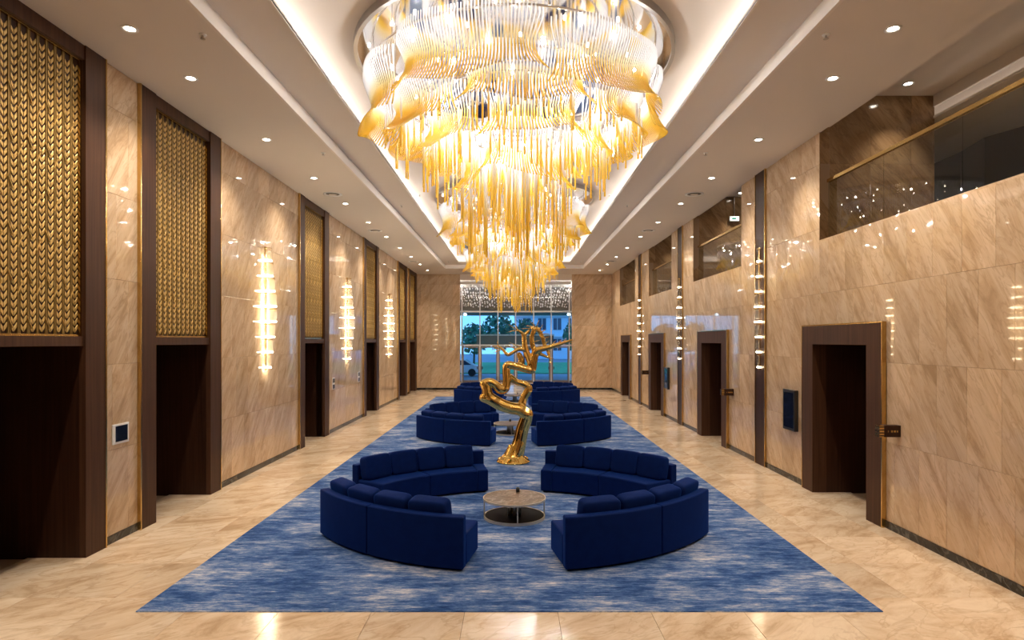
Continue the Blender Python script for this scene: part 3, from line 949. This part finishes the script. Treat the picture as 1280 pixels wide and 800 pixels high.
# ================================================================== COFFEE TABLES
M_TOP = stone('table_marble', (0.09, 0.055, 0.038), (0.14, 0.088, 0.06), (0.18, 0.118, 0.083), (0.75, 0.66, 0.55), 30, 0.3, wall=False, stretch=2, scale=1.2, spec=0.25)
M_SHELF = simple('smoked_shelf', (0.016, 0.012, 0.011), 0.6, 0.0, Specular_IOR_Level=0.06)
M_CHAMP = simple('champagne_metal', (0.80, 0.69, 0.52), 0.35, 0.75)
for i, (x, y) in enumerate(RINGS):
    t = thing('coffee_table', 'round coffee table with marble top and brass rim inside the %s sofa ring' % rn[i], 'table', (x + (0.0, -0.12, -0.1)[i], y, 0.012), 0, 'coffee tables in the sofa rings')
    r = 0.53
    MB().lathe([(0, 0.318), (r - 0.012, 0.318), (r - 0.012, 0.338), (0, 0.338)], 48, caps=False).build('table_top', M_TOP, t)
    MB().lathe([(r - 0.012, 0.31), (r, 0.31), (r, 0.342), (r - 0.012, 0.342), (r - 0.012, 0.31)], 48, caps=False).build('rim', M_CHAMP, t)
    MB().lathe([(0, 0.03), (r - 0.03, 0.03), (r - 0.03, 0.042), (0, 0.042)], 48, caps=False).build('lower_shelf', M_SHELF, t)
    MB().lathe([(r - 0.03, 0.0), (r - 0.012, 0.0), (r - 0.012, 0.045), (r - 0.03, 0.045), (r - 0.03, 0.0)], 48, caps=False).build('base_ring', M_CHAMP, t)
    for k in range(4):
        a = k * math.pi / 2 + 0.1
        MB().lathe([(0.011, 0.04), (0.011, 0.312)], 8, ((r - 0.02) * math.cos(a), (r - 0.02) * math.sin(a), 0)).build('leg', M_CHAMP, t)
    for (tx, ty) in ((-0.085, -0.05), (0.0, -0.085), (0.085, -0.05), (0.05, 0.08), (-0.05, 0.08)):
        MB().lathe([(0.023, 0.042), (0.023, 0.318)], 14, (tx, ty, 0)).build('column_tube', M_CHAMP, t, smooth=True)
    px, py = x + (0.06, -0.12, 0.04)[i], y + 0.36
    p = thing('candle_holder', 'small black holder at the back of the coffee table in the %s ring' % rn[i], 'holder', (px, py, 0.354), 0, 'black holders on the coffee tables')
    MB().lathe([(0, 0), (0.03, 0), (0.034, 0.01), (0.032, 0.075), (0.024, 0.075), (0.024, 0.03), (0, 0.03)], 16, caps=False).build('cup', M_BLACK, p, smooth=True)
    MB().lathe([(0, 0.03), (0.02, 0.03), (0.02, 0.055), (0.0, 0.058)], 12, caps=False).build('wax', simple('wax', (0.5, 0.44, 0.34), 0.6), p)

# ================================================================== SCULPTURE
def P(cx, cy, d=0.0): return Vector(((cx - 212) * 0.00493, d, 3 + (144 - cy) * 0.00493 - 0.02))
def spline(pts, rads, n=6):
    out = []; rr = []
    m = len(pts)
    for i in range(m - 1):
        p0, p1, p2, p3 = pts[max(i - 1, 0)], pts[i], pts[i + 1], pts[min(i + 2, m - 1)]
        for k in range(n):
            u = k / n
            out.append(0.5 * ((2 * p1) + (p2 - p0) * u + (2 * p0 - 5 * p1 + 4 * p2 - p3) * u * u + (3 * p1 - p0 - 3 * p2 + p3) * u ** 3))
            rr.append(rads[i] * (1 - u) + rads[i + 1] * u)
    out.append(pts[-1]); rr.append(rads[-1])
    return out, rr
limbs = [
    # trunk up to the knee
    [(208, 738, 0, 44), (212, 722, 0, 42), (226, 690, 0, 35), (240, 640, .02, 30), (252, 585, .03, 29), (268, 540, .02, 29), (274, 512, 0, 28)],
    # thigh sweeping to the left, then the loop upwards
    [(274, 512, 0, 29), (240, 488, 0, 27), (190, 478, 0, 27), (140, 460, 0, 28), (95, 435, 0, 28), (58, 428, 0, 20)],
    [(100, 438, 0, 27), (78, 412, 0, 25), (74, 385, 0, 22), (62, 356, 0, 20)],
    [(58, 358, 0, 18), (85, 348, 0, 18), (112, 358, 0, 18), (140, 385, .01, 22), (165, 382, .02, 20), (174, 345, .02, 18), (171, 300, .02, 18), (178, 264, .01, 18), (225, 272, 0, 17), (270, 284, 0, 17), (300, 290, 0, 16), (308, 255, 0, 16), (318, 205, 0, 15)],
    # second leg
    [(250, 492, .05, 20), (250, 462, .06, 18), (262, 425, .07, 18), (284, 385, .08, 18), (264, 362, .09, 16), (225, 350, .10, 14), (190, 325, .10, 15)],
    # small inner column
    [(238, 275, .06, 16), (246, 240, .06, 14), (236, 212, .06, 12)],
    # body and neck
    [(298, 270, .03, 15), (282, 225, .03, 15), (266, 180, .02, 14), (262, 145, .02, 12), (256, 112, .02, 9), (228, 88, .0, 5)],
    [(258, 118, .02, 9), (284, 92, .04, 6)],
    # right arm stretched out
    [(314, 205, 0, 15), (330, 188, -.04, 14), (372, 178, -.06, 12), (432, 160, -.08, 9), (500, 138, -.1, 4)],
    # left arm
    [(270, 190, .0, 10), (235, 184, -.03, 9), (205, 200, -.05, 8), (178, 212, -.07, 8), (158, 190, -.07, 7), (130, 166, -.07, 4)],
    # arched head
    [(318, 205, .03, 13), (302, 160, .04, 11), (300, 118, .05, 10), (318, 84, .05, 11), (340, 100, .05, 10), (356, 135, .05, 9), (362, 168, .04, 8)],
    [(300, 78, .05, 6), (318, 82, .05, 11), (334, 78, .05, 5)],
    [(352, 130, .04, 7), (376, 185, .03, 8), (392, 240, .02, 4)],
    [(326, 205, 0, 9), (350, 212, -.02, 8), (380, 226, -.02, 5)],
]
mb = MB()
for L in limbs:
    pts, rr = spline([P(a, b, d) for a, b, d, r in L], [r * 0.00493 * 1.14 for *_, r in L])
    mb.tube(pts, rr, 12)
    for q in ((0, -1) if L is not limbs[0] else (-1,)):
        mb.superbox(rr[q], rr[q], rr[q], 1.0, 12, 8, Matrix.Translation(pts[q]))
mb.lathe([(0.0, 0.0), (0.41, 0.0), (0.42, 0.03), (0.36, 0.07), (0.27, 0.13), (0.0, 0.2)], 28, (-0.03, 0, 0.0), caps=False)
for k in range(7):       # root-like ribs at the foot
    a = k * 0.9 + 0.3
    pts, rr = spline([Vector((-0.03 + 0.37 * math.cos(a), 0.37 * math.sin(a), 0.05)), Vector((-0.02 + 0.22 * math.cos(a), 0.22 * math.sin(a), 0.14)), Vector((0.02 + 0.12 * math.cos(a), 0.1 * math.sin(a), 0.42))], [0.05, 0.055, 0.04])
    mb.tube(pts, rr, 8)
tmp = bpy.data.objects.new('tmp', mb.mesh('tmp', None, fix=False)); COL.objects.link(tmp)
rm = tmp.modifiers.new('r', 'REMESH'); rm.mode = 'VOXEL'; rm.voxel_size = 0.016; rm.use_smooth_shade = True
sm = tmp.modifiers.new('s', 'SMOOTH'); sm.factor = 0.5; sm.iterations = 5
dg = bpy.context.evaluated_depsgraph_get()
me = bpy.data.meshes.new_from_object(tmp.evaluated_get(dg))
bpy.data.objects.remove(tmp)
for v_ in me.vertices: v_.co.z = max(v_.co.z, 0.0)
me.name = 'figure'; me.materials.clear(); me.materials.append(M_GOLD)
me.polygons.foreach_set('use_smooth', [True] * len(me.polygons))
sc_ = thing('sculpture', 'polished gold abstract tree-like dancer sculpture on the carpet between sofa rings', 'sculpture', (0, 15.0, 0.012))
link('figure', me, sc_)
rng = random.Random(3)
def twig(a, b, r=0.015):
    m = (a + b) / 2 + Vector((rng.uniform(-.02, .02), rng.uniform(-.03, .03), rng.uniform(-.02, .02)))
    MB().tube([a, m, b], [r, r * 0.75, r * 0.3], 6).build('twig', M_GOLD, sc_, smooth=True)
for (a, b) in (((130, 166), (128, 138)), ((132, 168), (95, 165)), ((140, 176), (98, 188)), ((150, 186), (108, 202)), ((228, 90), (185, 62)), ((230, 92), (175, 100)), ((228, 88), (215, 55)), ((284, 92), (300, 68)),
               ((318, 76), (290, 45)), ((322, 74), (335, 38)), ((312, 76), (270, 66)), ((300, 80), (245, 82)), ((335, 84), (352, 62)), ((345, 100), (372, 84)), ((350, 112), (385, 108)), ((356, 130), (388, 122)), ((362, 160), (388, 140)),
               ((400, 168), (420, 140)), ((430, 160), (448, 136)), ((455, 152), (476, 130)), ((415, 165), (440, 190)), ((470, 148), (502, 150)), ((262, 180), (185, 150)), ((235, 186), (180, 165)), ((302, 150), (340, 140)), ((392, 238), (398, 262)), ((380, 226), (410, 232)), ((345, 176), (395, 196))):
    twig(P(*a, rng.uniform(-.03, .06)), P(*b, rng.uniform(-.15, .15)))

# ================================================================== WALL DEVICES
t = thing('touch_panel', 'white framed dark touch panel on the marble between the two nearest left portals', 'panel', (-XW, 9.2, 1.60))
MB().box(0.0, 0.02, -0.19, 0.19, -0.15, 0.15).build('frame', M_WHITE, t, bevel=0.006)
MB().box(0.02, 0.024, -0.13, 0.15, -0.115, 0.12).build('screen', M_SCREEN, t)
def switch(y, z, label):
    t = thing('wall_switch', label, 'switch', (-XW, y, z), 0, 'small wall switches on the left')
    MB().box(0, 0.012, -0.13, 0.13, -0.19, 0.19).build('plate', M_WHITE, t, bevel=0.004)
    for dz in (-0.1, 0.1): MB().box(0.012, 0.018, -0.1, 0.1, dz - 0.07, dz + 0.07).build('button', M_BLACK, t)
switch(20.05, 1.59, 'small black and white switch plate beside the third left portal')
switch(23.3, 1.62, 'small blue lit switch plate before the fourth left portal')
def display(y, z, w, h, label, scr):
    t = thing('wall_display', label, 'screen', (XW, y, z), 0, 'portrait displays on the right wall')
    MB().box(-0.09, -0.0, -w / 2, w / 2, -h / 2, h / 2).build('housing', M_BLACK, t, bevel=0.01)
    MB().box(-0.094, -0.09, -w / 2 + 0.05, w / 2 - 0.05, -h / 2 + 0.06, h / 2 - 0.06).build('screen', scr, t)
display(13.05, 1.52, 0.55, 0.87, 'black portrait display on the marble right of the nearest dark strip', M_SCREEN)
display(23.6, 1.55, 0.5, 0.84, 'black portrait display with bluish screen before the third right portal', simple('blue_screen', (0.01, 0.05, 0.12), 0.08))
def wallbox(y, z, label):
    t = thing('sign_box', label, 'sign', (XW, y, z), 0, 'brass and walnut sign boxes')
    MB().box(-0.26, 0.0, -0.06, 0.06, -0.09, 0.09).build('box', M_WOODD, t, bevel=0.004)
    MB().box(-0.33, -0.26, -0.06, 0.06, -0.09, 0.09).build('brass_end', M_BRASS, t)
    for k in range(4):
        MB().box(-0.335, -0.255, -0.063, 0.063, -0.075 + k * 0.045, -0.06 + k * 0.045).build('groove', M_WOODD, t)
    for k, w in enumerate((0.012, 0.03, 0.03, 0.022)):
        MB().box(-0.2 + k * 0.045, -0.2 + k * 0.045 + w, -0.0625, -0.06, -0.015, 0.015).build('mark', M_BRASS, t)
wallbox(9.45, 1.60, 'small walnut and brass sign box projecting beside the nearest right portal')
wallbox(16.6, 1.60, 'small walnut and brass sign box before the second right portal')
wallbox(26.95, 1.60, 'small brass sign box beyond the third right portal')
t = thing('exit_sign', 'small lit exit sign on the brown marble in the second gallery opening', 'sign', (7.32, 20.24, 7.06))
MB().box(-0.16, 0.16, -0.03, 0.03, -0.08, 0.08).build('case', M_WHITE, t)
MB().box(-0.145, 0.145, -0.034, -0.03, -0.068, 0.068).build('lit_face', emit('exit_glow', (0.7, 0.95, 1.0), 0.9), t)
MB().box(-0.09, 0.05, -0.037, -0.034, -0.035, 0.03).build('pictogram', simple('exit_green', (0.02, 0.3, 0.2), 0.5), t)
MB().box(-0.01, 0.01, -0.01, 0.01, 0.08, 0.74).build('stem', M_STEEL, t)

# ================================================================== VESTIBULE AND GLASS FRONT
YG = 43.8
vs = MB().box(-4.45, -4.2, Y1 + 0.25, YG + 0.1, 0, 7.1).box(4.3, 4.55, Y1 + 0.25, YG + 0.1, 0, 7.1)
struct(vs.build('wall_vestibule', M_WALL))
struct(MB().box(-4.45, 4.55, Y1 + 0.25, YG + 0.1, 6.85, 7.1).build('ceiling_vestibule', simple('white_ceiling', (0.8, 0.8, 0.8), 0.6)))
win = struct(link('window_1', None, None, (0, YG, 0)))
M_FR = simple('white_mullion', (0.62, 0.60, 0.58), 0.4)
M_DFR = simple('bronze_door_frame', (0.20, 0.165, 0.14), 0.4)
XM = [-3.78, -2.48, -1.18, 0.09, 1.38, 2.65, 3.95]
for x in XM: MB().box(x - 0.035, x + 0.035, -0.06, 0.06, 0, 6.85).build('mullion', M_FR, win)
for z in (2.68, 5.10): MB().box(-4.2, 4.3, -0.07, 0.07, z - 0.05, z + 0.05).build('transom', M_FR, win)
for a, b in zip(XM[:-1], XM[1:]):
    MB().box(a + 0.035, b - 0.035, -0.006, 0.006, 2.73, 5.05).build('pane', M_FRONT, win)
    MB().box(a + 0.035, b - 0.035, -0.006, 0.006, 5.15, 6.85).build('pane', M_PANE, win)
ed = struct(link('door_11', None, None, (0, YG, 0)))
for i, (a, b) in enumerate(zip(XM[:-1], XM[1:])):
    x0, x1 = a + 0.04, b - 0.04
    fr = MB().box(x0, x0 + 0.09, -0.04, 0.04, 0, 2.6).box(x1 - 0.09, x1, -0.04, 0.04, 0, 2.6).box(x0 + 0.09, x1 - 0.09, -0.04, 0.04, 2.5, 2.6).box(x0 + 0.09, x1 - 0.09, -0.04, 0.04, 0, 0.16)
    f = fr.build('door_frame', M_DFR, ed)
    MB().box(x0 + 0.09, x1 - 0.09, -0.006, 0.006, 0.16, 2.5).build('pane', M_FRONT, f)
    hx = x1 - 0.14 if i % 2 == 0 else x0 + 0.14
    MB().box(hx - 0.03, hx + 0.03, -0.12, -0.04, 0.95, 1.15).build('handle', M_BLACK, f)
# hanging crystals
cr = MB(); rng = random.Random(11)
for j in range(9):
    for i in range(44):
        x = -3.6 + 7.3 * i / 43 + rng.uniform(-.03, .03); y = 38.6 + 4.6 * j / 8
        z = 6.66 - 0.15 * j + rng.uniform(-0.07, 0.07)
        s = rng.uniform(0.04, 0.075)
        cr.add([(x, y, z + s * 1.5), (x + s, y, z), (x, y + s, z), (x - s, y, z), (x, y - s, z), (x, y, z - s * 1.5)],
               [(0, 1, 2), (0, 2, 3), (0, 3, 4), (0, 4, 1), (5, 2, 1), (5, 3, 2), (5, 4, 3), (5, 1, 4)])
co = cr.build('hanging_crystals', M_CRYS, fix=False, kind='stuff')
tag(co, 'rows of hanging crystal drops under the vestibule ceiling', 'crystals')
al = bpy.data.lights.new('vestibule_fill_lamp', 'SPOT'); al.energy = 150; al.color = WARM2; al.spot_size = R(130); al.spot_blend = 1  # unseen lamps, added to light the hanging crystals
for k, x in enumerate((-3.0, -1.0, 1.0, 3.0)):
    downlight(x, 38.0, 6.85, '%s added unseen fill downlight from the left in the entrance vestibule ceiling' % ORD[k], 'added vestibule fill lamps', al)

M_VFILL = emit('vestibule_fill_glow', (1.0, 0.97, 0.92), 32)
vl = thing('vestibule_fill_strip', 'added white fill light strips along the vestibule side walls and behind the header', 'light', (0, 40.5, 6.55))  # added glowing strips that brighten the vestibule ceiling and crystals
for x in (-4.12, 4.22):
    MB().box(x - 0.04, x + 0.04, -2.8, 3.1, 0, 0.05).build('led_strip', M_VFILL, vl)
    MB().box(x - 0.08, x + 0.08, -2.8, 3.1, -0.04, 0).build('channel', M_FR, vl)
MB().box(-3.4, 3.5, -2.86, -2.80, -0.02, 0.07).build('led_strip', M_VFILL, vl)
MB().box(-3.4, 3.5, -2.95, -2.86, -0.06, 0.1).build('channel', M_FR, vl)

# ================================================================== OUTSIDE
M_SOF = simple('canopy_soffit', (0.20, 0.165, 0.14), 0.6)
can = thing('entrance_canopy', 'grey brown entrance canopy outside above the glass front', 'canopy', (0, 44.2, 5.2))
MB().box(-9, 9, -0.33, 9.0, 0, 0.2).build('soffit', M_SOF, can)
MB().box(-9, 9, 0.1, 0.35, 0.2, 2.6).build('fascia', M_SOF, can)
M_CGLOW = emit('canopy_glow', (0.9, 0.95, 1.0), 4)
for x in (-3.85, 4.25):
    lam = MB().superbox(0.13, 0.13, 0.1, 0.8, 16, 10, Matrix.Translation((x, 3.3, -0.14))).build('globe_lamp', M_CGLOW, can, smooth=True)
    MB().lathe([(0.05, -0.06), (0.05, 0.0)], 12, (x, 3.3, 0)).build('mount', M_STEEL, lam)
pc = thing('porch_roof', 'low brown porch roof with pale edge outside the glass doors', 'canopy', (0, 44.2, 2.75))
MB().box(-2.75, 2.85, 0, 2.6, 0, 0.62).build('roof_slab', M_SOF, pc)
MB().box(-2.8, 2.9, -0.05, 2.65, 0.62, 0.72).build('roof_edge', M_FR, pc)
for s in (-2.6, 2.7): MB().box(s - 0.06, s + 0.06, 2.4, 2.52, -2.75, 0).build('post', M_DFR, pc)
struct(MB().box(-60, 60, 46.0, 140, -0.3, -0.05).build('ground', simple('asphalt', (0.22, 0.25, 0.28), 0.8)))
struct(MB().box(-5, 5, 43.9, 46.0, -0.25, -0.02).build('floor_porch', M_FLOOR))
def noisy(name, c0, c1, sc):
    m, nt, p = mat(name)
    g = N(nt, 'ShaderNodeNewGeometry'); n = N(nt, 'ShaderNodeTexNoise'); n.inputs['Scale'].default_value = sc
    nt.links.new(g.outputs['Position'], n.inputs['Vector'])
    r = ramp(nt, [(0.35, c0), (0.65, c1)]); nt.links.new(n.outputs['Fac'], r.inputs[0]); nt.links.new(r.outputs[0], p.inputs['Base Color'])
    p.inputs['Roughness'].default_value = 0.9
    return m
M_GRASS = noisy('lawn_grass', (0.04, 0.24, 0.09), (0.08, 0.34, 0.12), 1.5)
lw = MB().box(-40, 40, 56, 84, -0.06, 0.03).build('lawn', M_GRASS); lw['kind'] = 'stuff'; tag(lw, 'green lawn across the drive outside the glass doors', 'grass')
M_LEAF = noisy('tree_leaves', (0.03, 0.12, 0.09), (0.07, 0.22, 0.13), 2.0)
M_BARK = simple('bark', (0.08, 0.06, 0.045), 0.9)
for i, (x, y, h, r) in enumerate(((-4.4, 66, 5.0, 1.5), (-1.9, 70, 6.4, 2.0), (-9.0, 72, 5.5, 2.0), (1.2, 76, 5.8, 2.0), (7.6, 74, 5.4, 1.7))):
    t = thing('tree', '%s on the lawn outside the entrance glass' % ('small round tree at the left', 'tall leafy tree left of centre', 'bushy tree at the far left', 'leafy tree behind the sculpture', 'round tree at the right')[i], 'tree', (x, y, 0.035), 0, 'trees on the lawn')
    MB().tube([(0, 0, 0), (0.05, 0, h * 0.4), (0, 0.05, h * 0.75)], [0.14, 0.1, 0.05], 8).build('trunk', M_BARK, t)
    mb = MB(); rg = random.Random(i)
    for k in range(420):
        v = Vector((rg.gauss(0, 1), rg.gauss(0, 1), rg.gauss(0, 1))).normalized() * (rg.random() ** 0.4)
        c = Vector((v.x * r, v.y * r, h * 0.64 + v.z * h * 0.34))
        s = 0.3
        a = Vector((rg.uniform(-1, 1), rg.uniform(-1, 1), rg.uniform(-1, 1))).normalized() * s
        b = a.cross(Vector((rg.uniform(-1, 1), rg.uniform(-1, 1), 0.3))).normalized() * s * 0.7
        mb.add([c - a, c + b, c + a, c - b], [(0, 1, 2, 3)])
    mb.build('foliage', M_LEAF, t, fix=False, kind='stuff')
bl = thing('building', 'pale blue grey apartment block beyond the lawn outside', 'building', (9, 100, 0))
MB().box(-9, 9, 0, 10, 0, 16).build('walls', simple('building_wall', (0.55, 0.66, 0.76), 0.8), bl)
M_BW = simple('building_window', (0.03, 0.06, 0.1), 0.1)
for fl in range(4):
    for k in range(7):
        x = -7.6 + k * 2.5; z = 1.4 + fl * 3.4
        w = MB().box(x, x + 1.3, -0.08, 0.0, z, z + 1.9).build('window', M_BW, bl)
        MB().box(x + 0.61, x + 0.69, -0.11, -0.08, z, z + 1.9).build('window_bar', M_FR, w)
    MB().box(-9.1, 9.1, -0.5, 0.0, 3.6 + fl * 3.4, 3.75 + fl * 3.4).build('balcony_slab', M_FR, bl)
MB().box(-9.4, 9.4, -0.4, 10.3, 16, 16.5).build('roof', M_SOF, bl)
c = thing('car', 'white parked car seen through the left glass door', 'car', (-5.0, 53.0, -0.05))
prof_car = [(-2.1, 0.3), (-2.1, 0.8), (-1.3, 0.92), (-0.6, 1.45), (0.8, 1.45), (1.5, 0.98), (2.1, 0.85), (2.15, 0.3)]
v = [(x, -0.85, z) for x, z in prof_car] + [(x, 0.85, z) for x, z in prof_car]
n = len(prof_car)
MB().add(v, [tuple(range(n)), tuple(range(2 * n - 1, n - 1, -1))] + [(i, (i + 1) % n, n + (i + 1) % n, n + i) for i in range(n)]).build('body', simple('car_paint', (0.7, 0.72, 0.75), 0.2), c, bevel=0.08, seg=3)
MB().add([(-1.15, -0.87, 0.95), (1.3, -0.87, 0.98), (0.72, -0.87, 1.36), (-0.55, -0.87, 1.36)], [(0, 1, 2, 3)]).add([(-1.15, -0.85, 0.95), (1.3, -0.85, 0.98), (0.72, -0.85, 1.36), (-0.55, -0.85, 1.36)], [(3, 2, 1, 0)]).build('side_window', M_BW, c)
for x in (-1.35, 1.35):
    for y in (-0.86, 0.66):
        w = MB().tube([(x, y, 0.33), (x, y + 0.2, 0.33)], 0.33, 18).build('wheel', M_BLACK, c)
